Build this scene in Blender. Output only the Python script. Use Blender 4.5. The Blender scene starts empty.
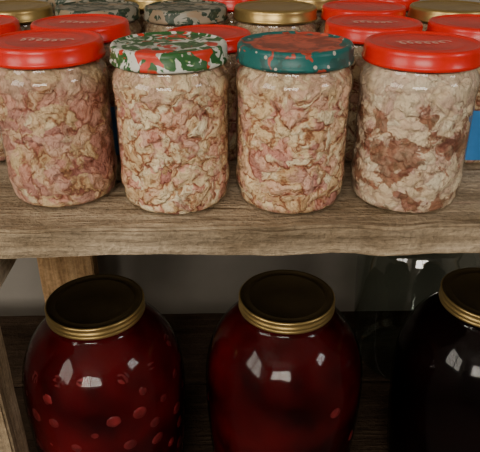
import bpy, bmesh, math, random
from mathutils import Vector, noise, Matrix
random.seed(4)
D=bpy.data; S=bpy.context.scene
CZ=1.35
SHELF_H=.211; SH_T=.0245; LOW_H=.545

# ---------------- material helpers ----------------
def newmat(n):
    m=D.materials.new(n); m.use_nodes=True; nt=m.node_tree; nt.nodes.clear()
    o=nt.nodes.new('ShaderNodeOutputMaterial'); return m,nt,o
def N(nt,t,**k):
    n=nt.nodes.new(t)
    for a,b in k.items():
        if a.startswith('i_'): n.inputs[a[2:].replace('_',' ')].default_value=b
        else: setattr(n,a,b)
    return n
def L(nt,a,b): nt.links.new(a,b)
def ramp(nt,stops,interp='LINEAR',inp=None):
    r=N(nt,'ShaderNodeValToRGB'); r.color_ramp.interpolation=interp
    e=r.color_ramp.elements
    while len(e)<len(stops): e.new(.5)
    for i,(p,c) in enumerate(stops):
        e[i].position=p; e[i].color=(c[0],c[1],c[2],1)
    if inp is not None: L(nt,inp,r.inputs[0])
    return r
def mix(nt,f,a,b,bt='MIX'):
    m=N(nt,'ShaderNodeMix',data_type='RGBA',blend_type=bt)
    if isinstance(f,(int,float)): m.inputs[0].default_value=f
    else: L(nt,f,m.inputs[0])
    for s,i in((a,6),(b,7)):
        if isinstance(s,tuple): m.inputs[i].default_value=(s[0],s[1],s[2],1)
        else: L(nt,s,m.inputs[i])
    return m.outputs[2]
def math_(nt,op,a,b=None,c=None,clamp=False):
    m=N(nt,'ShaderNodeMath',operation=op,use_clamp=clamp)
    for i,x in enumerate((a,b,c)):
        if x is None: continue
        if isinstance(x,(int,float)): m.inputs[i].default_value=x
        else: L(nt,x,m.inputs[i])
    return m.outputs[0]
def coords(nt,off=(0,0,0),scale=(1,1,1),rot=(0,0,0)):
    t=N(nt,'ShaderNodeTexCoord'); m=N(nt,'ShaderNodeMapping')
    m.inputs['Location'].default_value=off; m.inputs['Scale'].default_value=scale; m.inputs['Rotation'].default_value=rot
    L(nt,t.outputs['Object'],m.inputs[0]); return m.outputs[0]
def warp(nt,vec,scale,amt):
    n=N(nt,'ShaderNodeTexNoise'); n.inputs['Scale'].default_value=scale; n.inputs['Detail'].default_value=3
    L(nt,vec,n.inputs['Vector'])
    s=N(nt,'ShaderNodeVectorMath',operation='SUBTRACT'); L(nt,n.outputs['Color'],s.inputs[0]); s.inputs[1].default_value=(.5,.5,.5)
    k=N(nt,'ShaderNodeVectorMath',operation='SCALE'); L(nt,s.outputs[0],k.inputs[0]); k.inputs['Scale'].default_value=amt
    a=N(nt,'ShaderNodeVectorMath',operation='ADD'); L(nt,vec,a.inputs[0]); L(nt,k.outputs[0],a.inputs[1])
    return a.outputs[0]
def noi(nt,vec,scale,detail=4,rough=.6,dist=0):
    n=N(nt,'ShaderNodeTexNoise'); n.inputs['Scale'].default_value=scale; n.inputs['Detail'].default_value=detail
    n.inputs['Roughness'].default_value=rough; n.inputs['Distortion'].default_value=dist
    L(nt,vec,n.inputs['Vector']); return n.outputs['Fac']
def vor(nt,vec,scale,feature='F1'):
    n=N(nt,'ShaderNodeTexVoronoi',feature=feature); n.inputs['Scale'].default_value=scale; L(nt,vec,n.inputs['Vector']); return n
def bsdf(nt,o,col=None,rough=.5,metal=0,coat=0,spec=.5):
    b=N(nt,'ShaderNodeBsdfPrincipled')
    b.inputs['Roughness'].default_value=rough; b.inputs['Metallic'].default_value=metal
    b.inputs['Coat Weight'].default_value=coat; b.inputs['Specular IOR Level'].default_value=spec
    if coat: b.inputs['Coat Roughness'].default_value=.12
    if col is not None:
        if isinstance(col,tuple): b.inputs['Base Color'].default_value=(*col,1)
        else: L(nt,col,b.inputs['Base Color'])
    L(nt,b.outputs[0],o.inputs[0]); return b
def bump(nt,b,h,strength,dist):
    n=N(nt,'ShaderNodeBump'); n.inputs['Strength'].default_value=strength; n.inputs['Distance'].default_value=dist
    L(nt,h,n.inputs['Height']); L(nt,n.outputs[0],b.inputs['Normal'])

def wood(name,axis,cols,off=0.,roughgrain=1.):
    m,nt,o=newmat(name)
    sc=[1,1,1]; sc[axis]=.07
    v=coords(nt,(off,off*.7,off*1.3),tuple(sc))
    v=warp(nt,v,6,.03)
    g=noi(nt,v,60,6,.7)
    g2=noi(nt,v,260,3,.6)
    iso=noi(nt,coords(nt,(off,1,0)),220,4,.7)
    big=noi(nt,coords(nt,(off,0,0)),9,4,.6)
    r=ramp(nt,[(.3,cols[0]),(.5,cols[1]),(.72,cols[2])],inp=g)
    c=mix(nt,.6,r.outputs[0],g2,'OVERLAY')
    c=mix(nt,.6,c,iso,'OVERLAY')
    rb=ramp(nt,[(.35,(.6,.55,.48)),(.5,(.9,.88,.85)),(.65,(1.18,1.17,1.16))],inp=big)
    c=mix(nt,1.,c,rb.outputs[0],'MULTIPLY')
    # thin drying cracks along the grain
    ck=ramp(nt,[(.27,(.35,.28,.2)),(.33,(1,1,1))],inp=noi(nt,v,130,2,.5))
    c=mix(nt,.7,c,ck.outputs[0],'MULTIPLY')
    vk=coords(nt,(off*.5,0,0),(6,6,6))
    vo=vor(nt,warp(nt,vk,3,.1),1.6)
    rk=ramp(nt,[(.06,(.35,.27,.2)),(.13,(1,1,1))],inp=vo.outputs['Distance'])
    c=mix(nt,.8,c,rk.outputs[0],'MULTIPLY')
    b=bsdf(nt,o,c,.85,spec=.12)
    ad=math_(nt,'ADD',math_(nt,'ADD',g,g2),iso)
    bump(nt,b,ad,1.*roughgrain,.0018)
    return m

def glass_mat(name,tint=(.93,.95,.93),ior=1.5,minr=.0,wav=.0004,wsc=35,rg=.02,gc=1.):
    """thin glass wall: clear transmission plus a Fresnel reflection, same from inside and outside"""
    m,nt,o=newmat(name)
    t=N(nt,'ShaderNodeBsdfTransparent'); t.inputs[0].default_value=(*tint,1)
    g=N(nt,'ShaderNodeBsdfGlossy'); g.inputs['Roughness'].default_value=rg; g.inputs[0].default_value=(gc,gc,gc,1)
    f=N(nt,'ShaderNodeFresnel')
    ge=N(nt,'ShaderNodeNewGeometry')
    L(nt,math_(nt,'MULTIPLY_ADD',ge.outputs['Backfacing'],1/ior-ior,ior),f.inputs[0])
    n=noi(nt,coords(nt),wsc,2,.5)
    bn=N(nt,'ShaderNodeBump'); bn.inputs['Strength'].default_value=.5; bn.inputs['Distance'].default_value=wav
    L(nt,n,bn.inputs['Height']); L(nt,bn.outputs[0],g.inputs['Normal']); L(nt,bn.outputs[0],f.inputs['Normal'])
    a=math_(nt,'ADD',f.outputs[0],minr,clamp=True)
    mx=N(nt,'ShaderNodeMixShader'); L(nt,a,mx.inputs[0]); L(nt,t.outputs[0],mx.inputs[1]); L(nt,g.outputs[0],mx.inputs[2])
    L(nt,mx.outputs[0],o.inputs[0]); return m

def meat_mat(name,off,pink=.5,dark=None,cell=48,bright=1.,zs=1.5,soft=0.,flake=120):
    m,nt,o=newmat(name)
    v0=coords(nt,(off,off*.37,off*.71))
    v=warp(nt,v0,45,.020)
    v=warp(nt,v,170,.009)
    mp=N(nt,'ShaderNodeMapping'); mp.inputs['Scale'].default_value=(1,1,zs); mp.inputs['Rotation'].default_value=(.3,.2,0); L(nt,v,mp.inputs[0]); vs=mp.outputs[0]
    vo=vor(nt,vs,cell); ve=vor(nt,vs,cell,'DISTANCE_TO_EDGE')
    vr=N(nt,'ShaderNodeVectorRotate',rotation_type='EULER_XYZ'); L(nt,v,vr.inputs['Vector'])
    sc=N(nt,'ShaderNodeVectorMath',operation='SCALE'); L(nt,vo.outputs['Color'],sc.inputs[0]); sc.inputs['Scale'].default_value=3.1
    L(nt,sc.outputs[0],vr.inputs['Rotation'])
    ms=N(nt,'ShaderNodeMapping'); ms.inputs['Scale'].default_value=(1,.24,.7); L(nt,vr.outputs[0],ms.inputs[0])
    vo2=vor(nt,ms.outputs[0],flake); ve2=vor(nt,ms.outputs[0],flake,'DISTANCE_TO_EDGE')
    sx=N(nt,'ShaderNodeSeparateColor'); L(nt,vo.outputs['Color'],sx.inputs[0])
    sy=N(nt,'ShaderNodeSeparateColor'); L(nt,vo2.outputs['Color'],sy.inputs[0])
    B=bright
    cream=(.92*B,.69*B,.42*B); fat=(1.0*B,.88*B,.64*B); pk=(.84*B,.45*B,.35*B); mv=(.60*B,.28*B,.24*B); tan=(.72*B,.48*B,.27*B)
    ms2=N(nt,'ShaderNodeMapping'); ms2.inputs['Scale'].default_value=(1,.18,1); L(nt,vr.outputs[0],ms2.inputs[0])
    fib=noi(nt,ms2.outputs[0],420,3,.65,.3)
    mixc=math_(nt,'ADD',math_(nt,'MULTIPLY',sx.outputs[0],.35),math_(nt,'MULTIPLY',sy.outputs[0],.65))
    r1=ramp(nt,[(.12,tan),(.32,cream),(.58,fat),(.72,cream),(.82,(.86*B,.54*B,.40*B))],inp=mixc)
    mixd=math_(nt,'ADD',math_(nt,'MULTIPLY',sx.outputs[1],.45),math_(nt,'MULTIPLY',sy.outputs[1],.55))
    r2=ramp(nt,[(.2,pk),(.4,mv),(.55,(.86*B,.54*B,.43*B)),(.78,cream)],inp=mixd)
    big=noi(nt,v0,40,3,.6,.3)
    big=math_(nt,'ADD',big,math_(nt,'MULTIPLY_ADD',sy.outputs[2],.36,-.18))
    a=.60-.22*pink
    rb=ramp(nt,[(a,(0,0,0)),(a+.08,(1,1,1))],inp=big)
    c=mix(nt,rb.outputs[0],r1.outputs[0],r2.outputs[0])
    rf=ramp(nt,[(.34,(.52,.33,.25)),(.46,(.97,.95,.92)),(.64,(1.14,1.14,1.12))],inp=fib)
    c=mix(nt,.95-.35*soft,c,rf.outputs[0],'MULTIPLY')
    gate0=ramp(nt,[(.40,(0,0,0)),(.52,(1,1,1))],inp=noi(nt,v0,95,2,.5))
    re=ramp(nt,[(0,(.28,.11,.08)),(.035,(.62,.40,.32)),(.075,(1,1,1))],inp=ve.outputs['Distance'])
    c=mix(nt,math_(nt,'MULTIPLY',gate0.outputs[0],.92-.4*soft),c,re.outputs[0],'MULTIPLY')
    gate=ramp(nt,[(.46,(.0,.0,.0)),(.60,(1,1,1))],inp=noi(nt,v0,110,2,.5))
    re2=ramp(nt,[(0,(.38,.17,.12)),(.08,(.82,.69,.61)),(.14,(1,1,1))],inp=ve2.outputs['Distance'])
    c=mix(nt,math_(nt,'MULTIPLY',gate.outputs[0],.9-.45*soft),c,re2.outputs[0],'MULTIPLY')
    tc=N(nt,'ShaderNodeTexCoord'); sz=N(nt,'ShaderNodeSeparateXYZ'); L(nt,tc.outputs['Object'],sz.inputs[0])
    fz=math_(nt,'ADD',math_(nt,'MULTIPLY',sz.outputs[2],9.),math_(nt,'MULTIPLY_ADD',big,.35,-.17))
    rz=ramp(nt,[(.80,(0,0,0)),(.88,(1,1,1))],inp=fz)
    c=mix(nt,math_(nt,'MULTIPLY',rz.outputs[0],.5),c,(.80*B,.64*B,.44*B))
    if dark:
        db=noi(nt,warp(nt,v0,60,.02),55,4,.6,.4)
        mr=ramp(nt,[(.0,(.50,.50,.50)),(.2,(.56,.56,.56)),(.5,(.60,.60,.60)),(.68,(.555,.555,.555)),(.80,(.38,.38,.38)),(1,(.25,.25,.25))],inp=math_(nt,'MULTIPLY',sz.outputs[2],9.))
        ad=math_(nt,'ADD',db,mr.outputs[0])
        f=math_(nt,'MULTIPLY_ADD',ad,22.,-23.3,clamp=True)
        pale=mix(nt,.4,c,(.80,.70,.58))
        dk=mix(nt,ramp(nt,[(.4,(0,0,0)),(.6,(1,1,1))],inp=noi(nt,v0,120,3,.6)).outputs[0],dark,(.36,.15,.10))
        c=mix(nt,f,pale,mix(nt,.8,c,dk,'MIX'))
    b=bsdf(nt,o,c,.5,spec=.2)
    h=math_(nt,'MULTIPLY_ADD',ve.outputs['Distance'],2.,math_(nt,'MULTIPLY_ADD',ve2.outputs['Distance'],1.4,math_(nt,'MULTIPLY',fib,.8)))
    bump(nt,b,h,1.,.0026)
    return m

def plain(name,col,rough=.4,metal=0,coat=0,var=.15,scale=40,spec=.5,bmp=0):
    m,nt,o=newmat(name)
    n=noi(nt,coords(nt),scale,4,.6)
    r=ramp(nt,[(.3,tuple(x*(1-var) for x in col)),(.7,tuple(min(1,x*(1+var)) for x in col))],inp=n)
    b=bsdf(nt,o,r.outputs[0],rough,metal,coat,spec)
    if bmp: bump(nt,b,n,.5,bmp)
    return m

def pattern_lid(name,base,leaf,leaf2,dot,off,rough=.35,amt=.5,dots=90,centre=None,cr=.0415,dth=.58):
    m,nt,o=newmat(name)
    v=coords(nt,(off,off,off))
    c=base
    n1=noi(nt,v,75,3,.5,1.2)
    t=.62-.2*amt
    f1=ramp(nt,[(t,(0,0,0)),(t+.012,(1,1,1))],inp=n1)
    lv=vor(nt,warp(nt,v,90,.01),230)
    lc=ramp(nt,[(.1,leaf2),(.35,leaf)],inp=lv.outputs['Distance'])
    c=mix(nt,f1.outputs[0],c,lc.outputs[0])
    n2=noi(nt,warp(nt,v,30,.05),55,2,.5,.5)
    f2=ramp(nt,[(dth,(0,0,0)),(dth+.015,(1,1,1))],inp=n2)
    c=mix(nt,f2.outputs[0],c,dot)
    vd=vor(nt,v,dots*2.2); sd=N(nt,'ShaderNodeSeparateColor'); L(nt,vd.outputs['Color'],sd.inputs[0])
    g=ramp(nt,[(.26,(1,1,1)),(.30,(0,0,0))],inp=vd.outputs['Distance'])
    g2=ramp(nt,[(.84,(0,0,0)),(.86,(1,1,1))],inp=sd.outputs[0])
    c=mix(nt,math_(nt,'MULTIPLY',g.outputs[0],g2.outputs[0]),c,(.5,.47,.4))
    if centre:
        tc=N(nt,'ShaderNodeTexCoord'); sp=N(nt,'ShaderNodeSeparateXYZ'); L(nt,tc.outputs['Object'],sp.inputs[0])
        d2=math_(nt,'SQRT',math_(nt,'ADD',math_(nt,'MULTIPLY',sp.outputs[0],sp.outputs[0]),math_(nt,'MULTIPLY',sp.outputs[1],sp.outputs[1])))
        d2=math_(nt,'MULTIPLY_ADD',noi(nt,v,70,2,.5),.03,d2)
        inside=math_(nt,'LESS_THAN',d2,cr)
        cc=mix(nt,ramp(nt,[(.42,(0,0,0)),(.6,(1,1,1))],inp=noi(nt,v,80,3,.6,1.)).outputs[0],centre,tuple(x*.45 for x in centre))
        c=mix(nt,inside,c,cc)
    bsdf(nt,o,c,rough,spec=.3); return m

# ---------------- materials ----------------
W_cols=((.22,.165,.105),(.46,.365,.25),(.68,.56,.41))
M_wood_x=wood('weathered_wood_x',0,W_cols,1.3,1.6)
M_wood_y=wood('weathered_wood_y',1,W_cols,2.1)
M_wood_z=wood('weathered_wood_z',2,((.26,.19,.12),(.44,.34,.22),(.58,.46,.32)),3.7)
M_wood_post=wood('warm_wood_post',2,((.24,.13,.055),(.48,.30,.15),(.58,.40,.22)),5.)
M_wood_low=wood('shaded_wood',0,((.03,.018,.011),(.05,.032,.02),(.08,.052,.032)),8.)  # shade below the upper shelf is put into this wood colour
M_glass=glass_mat('jar_glass',(.97,.97,.95))
M_glass_big=glass_mat('big_jar_glass',(.97,.97,.97),1.5,wav=.0026,wsc=26,rg=.08,gc=.5)
M_glass_green=glass_mat('clear_jar_glass',(.72,.78,.73),1.55,.07,wav=.0014,wsc=22,gc=.9)
M_red=plain('red_lid_paint',(.72,.012,.005),.3,coat=.1,var=.08,spec=.4)
M_redlogo=plain('lid_print',(.90,.45,.36),.4)
M_gold=plain('gold_lacquer',(.46,.325,.12),.34,metal=.85,var=.12)
M_golddark=plain('gold_top_dark_reflection',(.085,.06,.027),.34,metal=.75,var=.25,scale=25)  # lid panel colour carries the dark reflection of the shelf underside
M_pat1=pattern_lid('vegetable_print_lid',(.70,.70,.62),(.035,.12,.035),(.16,.28,.09),(.62,.04,.02),.31,amt=.78,dth=.60)
M_pat2=pattern_lid('teal_print_lid',(.015,.13,.12),(.02,.09,.08),(.05,.17,.14),(.42,.06,.035),.79,amt=.45,centre=(.62,.11,.06),cr=.050,dth=.60)
M_pat3=pattern_lid('faded_print_lid',(.28,.26,.20),(.03,.05,.03),(.10,.12,.08),(.30,.22,.14),.11,amt=.7)
M_meat=[meat_mat('potted_meat_pink',.3,1.15,cell=38,bright=.84,zs=1.6,soft=.35,flake=80),
        meat_mat('potted_meat_cream',1.7,.27,cell=50,bright=1.0,flake=120,soft=.0),
        meat_mat('potted_meat_mixed',2.9,.48,cell=44,bright=.98,flake=105,soft=.0),
        meat_mat('potted_meat_jelly',4.2,.25,dark=(.13,.04,.022),cell=45,bright=.93,soft=.4,flake=90),
        meat_mat('potted_meat_back',6.2,.55,cell=50,bright=.7)]
M_blue=plain('blue_label',(.03,.20,.52),.5)
def wine_mat(name,lo,hi,sc=16):
    m,nt,o=newmat(name)
    n=noi(nt,coords(nt),sc,3,.5)
    r=ramp(nt,[(.38,lo),(.70,hi)],inp=n)
    bsdf(nt,o,r.outputs[0],.6,spec=.02); return m
M_wine=[wine_mat('compote_red',(.022,.0006,.0014),(.11,.0028,.0045)),
        wine_mat('compote_dark_red',(.011,.0003,.0007),(.075,.0018,.0028)),
        wine_mat('compote_black',(.0015,.0004,.0006),(.004,.0006,.0008))]
M_cherry=plain('cherry_skin',(.14,.012,.014),.4,var=.7,spec=.2,scale=60)
M_wall=plain('grey_plaster',(.26,.238,.205),.9,var=.12,scale=6,spec=.1,bmp=.002)
M_floor=plain('concrete_floor',(.16,.145,.13),.8,var=.2,scale=8,bmp=.002)
M_ceil=plain('ceiling_paint',(.25,.235,.21),.9,var=.05)
M_white=plain('window_paint',(.6,.6,.58),.5,var=.05)

# ---------------- geometry helpers ----------------
def obj(name,me,mats,parent=None,loc=(0,0,0),rot=(0,0,0)):
    o=D.objects.new(name,me); S.collection.objects.link(o)
    for m in mats: 
        if not me.materials or m.name not in [x.name for x in me.materials]: me.materials.append(m)
    o.location=loc; o.rotation_euler=rot
    if parent: o.parent=parent
    return o
def empty(name,loc,rot=0):
    e=D.objects.new(name,None); e.empty_display_size=.02; S.collection.objects.link(e); e.location=loc; e.rotation_euler=(0,0,rot); return e
def smooth(pr,n=2):
    for _ in range(n):
        q=[pr[0]]
        for a,b in zip(pr,pr[1:]):
            q.append((a[0]*.75+b[0]*.25,a[1]*.75+b[1]*.25)); q.append((a[0]*.25+b[0]*.75,a[1]*.25+b[1]*.75))
        q.append(pr[-1]); pr=q
    return pr
def lathe(name,pr,seg=72,disp=None):
    bm=bmesh.new(); rings=[]
    for r,z in pr:
        if r<1e-6: rings.append([bm.verts.new((0,0,z))])
        else:
            ring=[]
            for i in range(seg):
                a=2*math.pi*i/seg; rr=r
                if disp: rr=r-disp(math.cos(a)*r,math.sin(a)*r,z)
                ring.append(bm.verts.new((rr*math.cos(a),rr*math.sin(a),z)))
            rings.append(ring)
    for A,B in zip(rings,rings[1:]):
        if len(A)==1 and len(B)==1: continue
        for i in range(seg):
            j=(i+1)%seg
            if len(A)==1: bm.faces.new((A[0],B[j],B[i]))
            elif len(B)==1: bm.faces.new((A[i],A[j],B[0]))
            else: bm.faces.new((A[i],A[j],B[j],B[i]))
    # outward normals: profile runs bottom to top
    bm.normal_update()
    s=sum((f.normal.x*f.calc_center_median().x+f.normal.y*f.calc_center_median().y)*f.calc_area() for f in bm.faces)
    if s<0: bmesh.ops.reverse_faces(bm,faces=bm.faces[:])
    for f in bm.faces: f.smooth=True
    me=D.meshes.new(name); bm.to_mesh(me); bm.free(); return me
def resample(pr,step):
    out=[pr[0]]
    for a,b in zip(pr,pr[1:]):
        l=math.dist(a,b); n=max(1,int(l/step))
        for k in range(1,n+1): out.append((a[0]+(b[0]-a[0])*k/n,a[1]+(b[1]-a[1])*k/n))
    return out

def plank(name,x0,x1,y0,y1,z0,z1,mat,parent=None,bev=.0015,rough=.0006,cut=.02):
    bm=bmesh.new()
    nx,ny,nz=[max(1,min(110,int(round(abs(b-a)/cut)))) for a,b in((x0,x1),(y0,y1),(z0,z1))]
    bmesh.ops.create_cube(bm,size=1)
    c=Vector(((x0+x1)/2,(y0+y1)/2,(z0+z1)/2)); d=Vector((x1-x0,y1-y0,z1-z0))
    for v in bm.verts: v.co=Vector((v.co.x*d.x,v.co.y*d.y,v.co.z*d.z))
    bmesh.ops.bevel(bm,geom=bm.edges[:],offset=bev,segments=2,affect='EDGES')
    ax=max(range(3),key=lambda i:d[i]); n=(nx,ny,nz)[ax]
    for k in range(1,n):
        p=Vector((0,0,0)); p[ax]=-d[ax]/2+d[ax]*k/n; nn=Vector((0,0,0)); nn[ax]=1
        bmesh.ops.bisect_plane(bm,geom=bm.verts[:]+bm.edges[:]+bm.faces[:],plane_co=p,plane_no=nn)
    for v in bm.verts:
        q=(v.co+c)*22
        w=Vector((noise.noise(q),noise.noise(q+Vector((7,3,1))),noise.noise(q+Vector((2,9,4)))))*rough
        q2=(v.co+c)*90
        w+=Vector((noise.noise(q2),noise.noise(q2+Vector((7,3,1))),noise.noise(q2+Vector((2,9,4)))))*rough*.35
        w[ax]=0
        if v.co.z>0: w.z=min(0,w.z)
        v.co+=w
    me=D.meshes.new(name); bm.to_mesh(me); bm.free()
    return obj(name,me,[mat],parent,tuple(c))

# ---------------- room ----------------
X0,X1,Y0,Y1,ZC=-1.3,1.5,-1.9,.83,2.5
def box(name,x0,x1,y0,y1,z0,z1,mat,parent=None): return plank(name,x0,x1,y0,y1,z0,z1,mat,parent,.003,0,10)
box('floor',X0-.1,X1+.1,Y0-.1,Y1+.1,-.1,0,M_floor)
box('ceiling',X0-.1,X1+.1,Y0-.1,Y1+.1,ZC,ZC+.1,M_ceil)
box('wall_back',X0,X1,Y1,Y1+.1,0,ZC,M_wall)
def win_wall(side,axis,wp,out,a0,a1,wa0,wa1,wz0,wz1,idx,energy,mull=1,col=(1,.91,.79)):
    """wall in plane axis=wp, thickness to the outside (out=-1/+1), running a0..a1 with a window opening"""
    t0,t1=sorted((wp,wp+out*.1))
    def bx(n,b0,b1,z0,z1,mat,par,q0=t0,q1=t1):
        if axis=='x': box(n,q0,q1,b0,b1,z0,z1,mat,par)
        else: box(n,b0,b1,q0,q1,z0,z1,mat,par)
    wf=empty('wall_'+side,(0,0,0))
    bx('pier_a',a0,wa0,0,ZC,M_wall,wf); bx('pier_b',wa1,a1,0,ZC,M_wall,wf)
    bx('sill_part',wa0,wa1,0,wz0,M_wall,wf); bx('head_part',wa0,wa1,wz1,ZC,M_wall,wf)
    wn=empty('window_%d'%idx,(0,0,0))
    q0,q1=sorted((wp+out*.03,wp+out*.07)); f=.04
    bx('frame_a',wa0,wa0+f,wz0,wz1,M_white,wn,q0,q1); bx('frame_b',wa1-f,wa1,wz0,wz1,M_white,wn,q0,q1)
    bx('frame_bottom',wa0+f,wa1-f,wz0,wz0+f,M_white,wn,q0,q1); bx('frame_top',wa0+f,wa1-f,wz1-f,wz1,M_white,wn,q0,q1)
    for k in range(mull):
        mpos=wa0+(wa1-wa0)*(k+1)/(mull+1); bx('mullion_%d'%k,mpos-.02,mpos+.02,wz0+f,wz1-f,M_white,wn,q0,q1)
    ld=D.lights.new('window_daylight_%d'%idx,'AREA'); ld.shape='RECTANGLE'; ld.size=wa1-wa0; ld.size_y=wz1-wz0; ld.energy=energy; ld.color=col
    lo=D.objects.new('window_daylight_%d'%idx,ld); S.collection.objects.link(lo)
    c=(wa0+wa1)/2; z=(wz0+wz1)/2; off=wp+out*.09
    lo.location=(off,c,z) if axis=='x' else (c,off,z)
    dirv=Vector((-out,0,0)) if axis=='x' else Vector((0,-out,0))
    lo.rotation_euler=dirv.to_track_quat('-Z','Y').to_euler()
win_wall('front','y',Y0,-1,X0,X1,-1.0,.25,1.6,2.4,1,47,1)
win_wall('left','x',X0,-1,Y0,Y1,-1.25,-.15,1.40,2.35,2,24,1)
win_wall('right','x',X1,1,Y0,Y1,-.70,-.15,1.75,2.3,3,9,0,(.98,.94,.92))
w=D.worlds.new('world'); S.world=w; w.use_nodes=True
w.node_tree.nodes['Background'].inputs[0].default_value=(.5,.55,.62,1); w.node_tree.nodes['Background'].inputs[1].default_value=.5

# ---------------- rack ----------------
rack=empty('wooden_shelf_rack',(0,.39,0),math.radians(1.3))
zt=CZ-SHELF_H; zb=zt-SH_T; zl=CZ-LOW_H
def rp(name,x0,x1,y0,y1,z0,z1,mat,**k): return plank(name,x0,x1,y0-.39,y1-.39,z0,z1,mat,rack,**k)
rp('shelf_board_front',-.50,.58,.394,.572,zb,zt,M_wood_x,bev=.0022,rough=.0026,cut=.01)
rp('shelf_board_back',-.50,.58,.575,.765,zb,zt,M_wood_x,bev=.002)
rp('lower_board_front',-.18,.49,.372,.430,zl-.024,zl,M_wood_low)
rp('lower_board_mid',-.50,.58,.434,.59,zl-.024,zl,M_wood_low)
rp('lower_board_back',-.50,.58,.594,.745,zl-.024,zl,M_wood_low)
rp('front_post_a',-.262,-.1925,.364,.3935,0,zb-.003,M_wood_z,bev=.002)
rp('front_post_b',.495,.56,.364,.3935,0,zb-.003,M_wood_z)
rp('side_rail_a',-.262,-.1925,.395,.744,zb-.036,zb-.001,M_wood_y)
rp('side_rail_b',.495,.56,.395,.744,zb-.036,zb-.001,M_wood_y)
rp('back_post_a',-.285,-.205,.746,.776,0,zb-.001,M_wood_post)
rp('back_post_b',.495,.56,.746,.776,0,zb-.001,M_wood_post)

# ---------------- small jars ----------------
LB=.1085
prof=[(0,.0015),(.032,.0012),(.0365,0),(.0398,.0012),(.0420,.0050),(.0430,.0100),(.0433,.0135),(.0443,.017),(.0446,.021),(.0443,.025),(.0437,.028),(.0436,.033),
      (.0434,.082),(.0434,.0865),(.0443,.090),(.0445,.095),(.0440,.0985),(.0426,.1015),(.0404,.104),(.0394,.106),(.0390,.1085),(.0395,.114)]
prof_s=smooth(prof,1)
me_glass=lathe('jar_glass',prof_s,96)
lidp=[(.0388,.001),(.0412,.0),(.0432,.0004),(.0437,.0018),(.0434,.0032),(.0427,.004),(.0427,.0098),(.0423,.0118),(.0413,.0130),(.0400,.0133),(.0388,.0130),(.0382,.0122),(.0372,.0119),(.0300,.0119),(.029,.0122),(.028,.0122),(.027,.0119),(0,.0119)]
me_lids={}
def lid_mesh(mat):
    if mat.name not in me_lids:
        me_lids[mat.name]=lathe('lid_'+mat.name,lidp,96); me_lids[mat.name].materials.append(mat)
    return me_lids[mat.name]
def meat_mesh(seed,fine):
    ins=[(max(0,r-.0009),z+.0012 if z<.004 else z) for r,z in prof_s if z<.1075]
    ins.append((0,.107))
    pr=resample(ins,.0012 if fine else .004)
    so=Vector((seed*1.7,seed*.9,seed*2.3))
    def dsp(x,y,z):
        if math.hypot(x,y)<.02: return 0
        p=Vector((x,y,z*1.5))*85+so
        p2=p+noise.noise_vector(p*.8)*1.0
        v=noise.noise(p2); f=noise.noise(p2*2.9)
        return max(0,.0024*max(0,v-.05)*2+.0012*max(0,f))
    return lathe('meat',pr,260 if fine else 64,dsp if fine else None)
back_meat=meat_mesh(9,False)
def squiggle():
    bm=bmesh.new(); pts=[]; n=120
    for i in range(n):
        t=i/(n-1); x=-.019+.038*t+.0026*math.sin(t*40); y=.0055*math.cos(t*40)*(1-.4*t)+.002*math.sin(t*7)
        pts.append(Vector((x,y,0)))
    pv=None
    for i,p in enumerate(pts):
        d=(pts[min(i+1,n-1)]-pts[max(i-1,0)]).normalized(); nn=Vector((-d.y,d.x,0))*.0008
        a=bm.verts.new(p+nn); b=bm.verts.new(p-nn)
        if pv: bm.faces.new((pv[0],pv[1],b,a))
        pv=(a,b)
    me=D.meshes.new('lid_script'); bm.to_mesh(me); bm.free(); me.materials.append(M_redlogo); return me
me_sq=squiggle()
def label_mesh():
    bm=bmesh.new(); a0=-2.2; vs=[]
    for i in range(41):
        a=a0+i/40*4.4; vs.append([bm.verts.new((.0450*math.cos(a),.0450*math.sin(a),z)) for z in(.008,.054)])
    for A,B in zip(vs,vs[1:]): bm.faces.new((A[0],B[0],B[1],A[1]))
    for f in bm.faces: f.smooth=True
    me=D.meshes.new('paper_label'); bm.to_mesh(me); bm.free(); me.materials.append(M_blue); return me
me_lab=label_mesh()
def small_jar(x,y,lid,meat=None,mesh=None,sc=(1,1,1),logo=False,label=None,rot=0):
    e=empty('canned_meat_jar',(x,y,zt),rot); e.scale=sc
    obj('glass',me_glass,[M_glass],e)
    obj('meat_filling',mesh or back_meat,[meat or M_meat[4]],e)
    obj('twist_lid',lid_mesh(lid),[],e,(0,0,LB))
    if logo: obj('lid_print',me_sq,[],e,(0,.0,LB+.01225))
    if label is not None: obj('label',me_lab,[],e,(0,0,0),(0,0,label))
    return e
fs=(1,1,1.022)
front=[(-.1460,.462,M_red,0,.0,True),(-.0520,.450,M_pat1,1,.5,False),(.0405,.451,M_pat2,2,.3,False),(.1345,.452,M_red,3,.15,True)]
for i,(x,y,lid,mi,r,lg) in enumerate(front):
    small_jar(x,y,lid,M_meat[mi],meat_mesh(i+1,True),rot=r,logo=lg,sc=fs)
small_jar(-.142,.556,M_red,label=-.9,logo=True)
small_jar(-.241,.555,M_red)
small_jar(-.0285,.5525,M_red,sc=(.90,.90,.93))
small_jar(.119,.557,M_red,logo=True)
small_jar(.211,.554,M_red,label=-1.9)
for x,lid in ((-.238,M_gold),(-.147,M_pat3),(-.056,M_pat3),(.0365,M_gold),(.1275,M_red),(.2185,M_gold)):
    small_jar(x,.652,lid)
for x,lid in ((-.19,M_pat3),(-.1,M_gold),(-.01,M_red),(.08,M_gold),(.172,M_red)):
    small_jar(x,.7315,lid,sc=(.78,.78,1))

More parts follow.
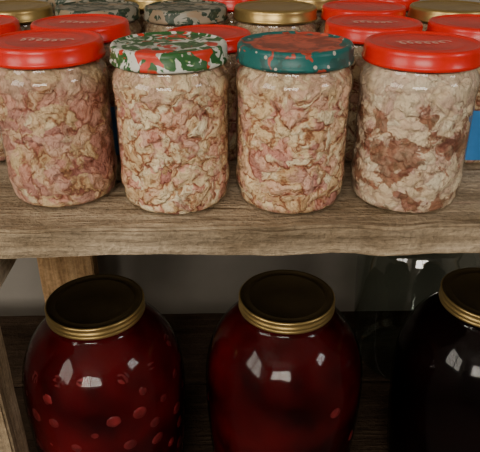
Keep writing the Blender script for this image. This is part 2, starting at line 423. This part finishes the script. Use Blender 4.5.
# ---------------- three-litre jars ----------------
bp=[(0,.004),(.048,.003),(.055,0),(.060,.002),(.065,.010),(.0685,.022),(.071,.040),(.0735,.075),(.0755,.110),(.0762,.135),(.0755,.155),(.0725,.172),(.067,.187),(.059,.200),(.050,.209),(.0435,.2145),(.0405,.218),(.0398,.222),(.0400,.228)]
bps=smooth(bp,2)
me_big=lathe('big_jar_glass',bps,96)
blid=[(.0402,.001),(.0425,.0008),(.0436,.0015),(.0440,.0026),(.0434,.0036),(.0430,.0046),(.0438,.0056),(.0438,.0066),(.0430,.0076),(.0427,.0092),(.0436,.0104),(.0438,.0116),(.0430,.0124),(.0424,.0126)]
btop=[(.0424,.0126),(.0412,.0125),(.0404,.0116),(.0396,.0112),(.0355,.0112),(.0348,.0116),(.0338,.0116),(.0330,.0110),(.012,.0110),(0,.0110)]
me_blid=lathe('sealing_lid_rim',blid,96); me_blid.materials.append(M_gold)
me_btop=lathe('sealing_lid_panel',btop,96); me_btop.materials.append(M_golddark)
def big_liquid(level):
    pr=[(max(0,r-.0018),z+.002 if z<.006 else z) for r,z in bps if z<level]
    pr.append((0,level)); return lathe('liquid',pr,96)
def big_jar(name,x,y,mat,level=.216,cherries=0,seed=0,glass=M_glass_big,lid=True):
    e=empty(name,(x,y,zl))
    obj('glass',me_big.copy(),[glass],e)
    if mat: obj('liquid',big_liquid(level),[mat],e)
    if lid:
        obj('lid_rim',me_blid,[],e,(0,0,.2215)); obj('lid_panel',me_btop,[],e,(0,0,.2215))
    if cherries:
        rnd=random.Random(seed); bm=bmesh.new(); ps=[]; tries=0
        while len(ps)<cherries and tries<9000:
            tries+=1
            z=rnd.uniform(.012,.19)
            if rnd.random()<(z-.11)/.10: continue
            a=rnd.uniform(0,6.283)
            R=[r for r,zz in bps if zz>=z][0]
            rr=R-.0018-rnd.uniform(.0066,.0088)
            p=Vector((rr*math.cos(a),rr*math.sin(a),z))
            if any((p-q).length<.0185 for q in ps): continue
            ps.append(p)
            m=Matrix.Translation(p)@Matrix.Rotation(rnd.uniform(0,3),4,'X')@Matrix.Diagonal((1,1,.88,1))
            bmesh.ops.create_uvsphere(bm,u_segments=20,v_segments=12,radius=.0096,matrix=m)
        for v in bm.verts:
            z=max(.012,min(.2,v.co.z)); R=[r for r,zz in bps if zz>=z][0]-.0009; q=math.hypot(v.co.x,v.co.y)
            if q>R: v.co.x*=R/q; v.co.y*=R/q
        for f in bm.faces: f.smooth=True
        me=D.meshes.new('cherries'); bm.to_mesh(me); bm.free(); obj('cherries',me,[M_cherry],e)
    return e
big_jar('cherry_compote_jar',-.1300,.4440,M_wine[0],cherries=150,seed=2)
big_jar('berry_juice_jar',.0425,.452,M_wine[1],cherries=14,seed=11)
big_jar('berry_juice_jar',.229,.456,M_wine[2])
big_jar('empty_glass_jar',.225,.645,None,glass=M_glass_green,lid=True)

# ---------------- camera ----------------
cd=D.cameras.new('camera'); cam=D.objects.new('camera',cd); S.collection.objects.link(cam); S.camera=cam
cd.sensor_fit='HORIZONTAL'; cd.sensor_width=36; cd.lens=36*600/480; cd.clip_start=.01
cam.location=(0,0,CZ); cam.rotation_euler=(math.radians(90-28),0,0)
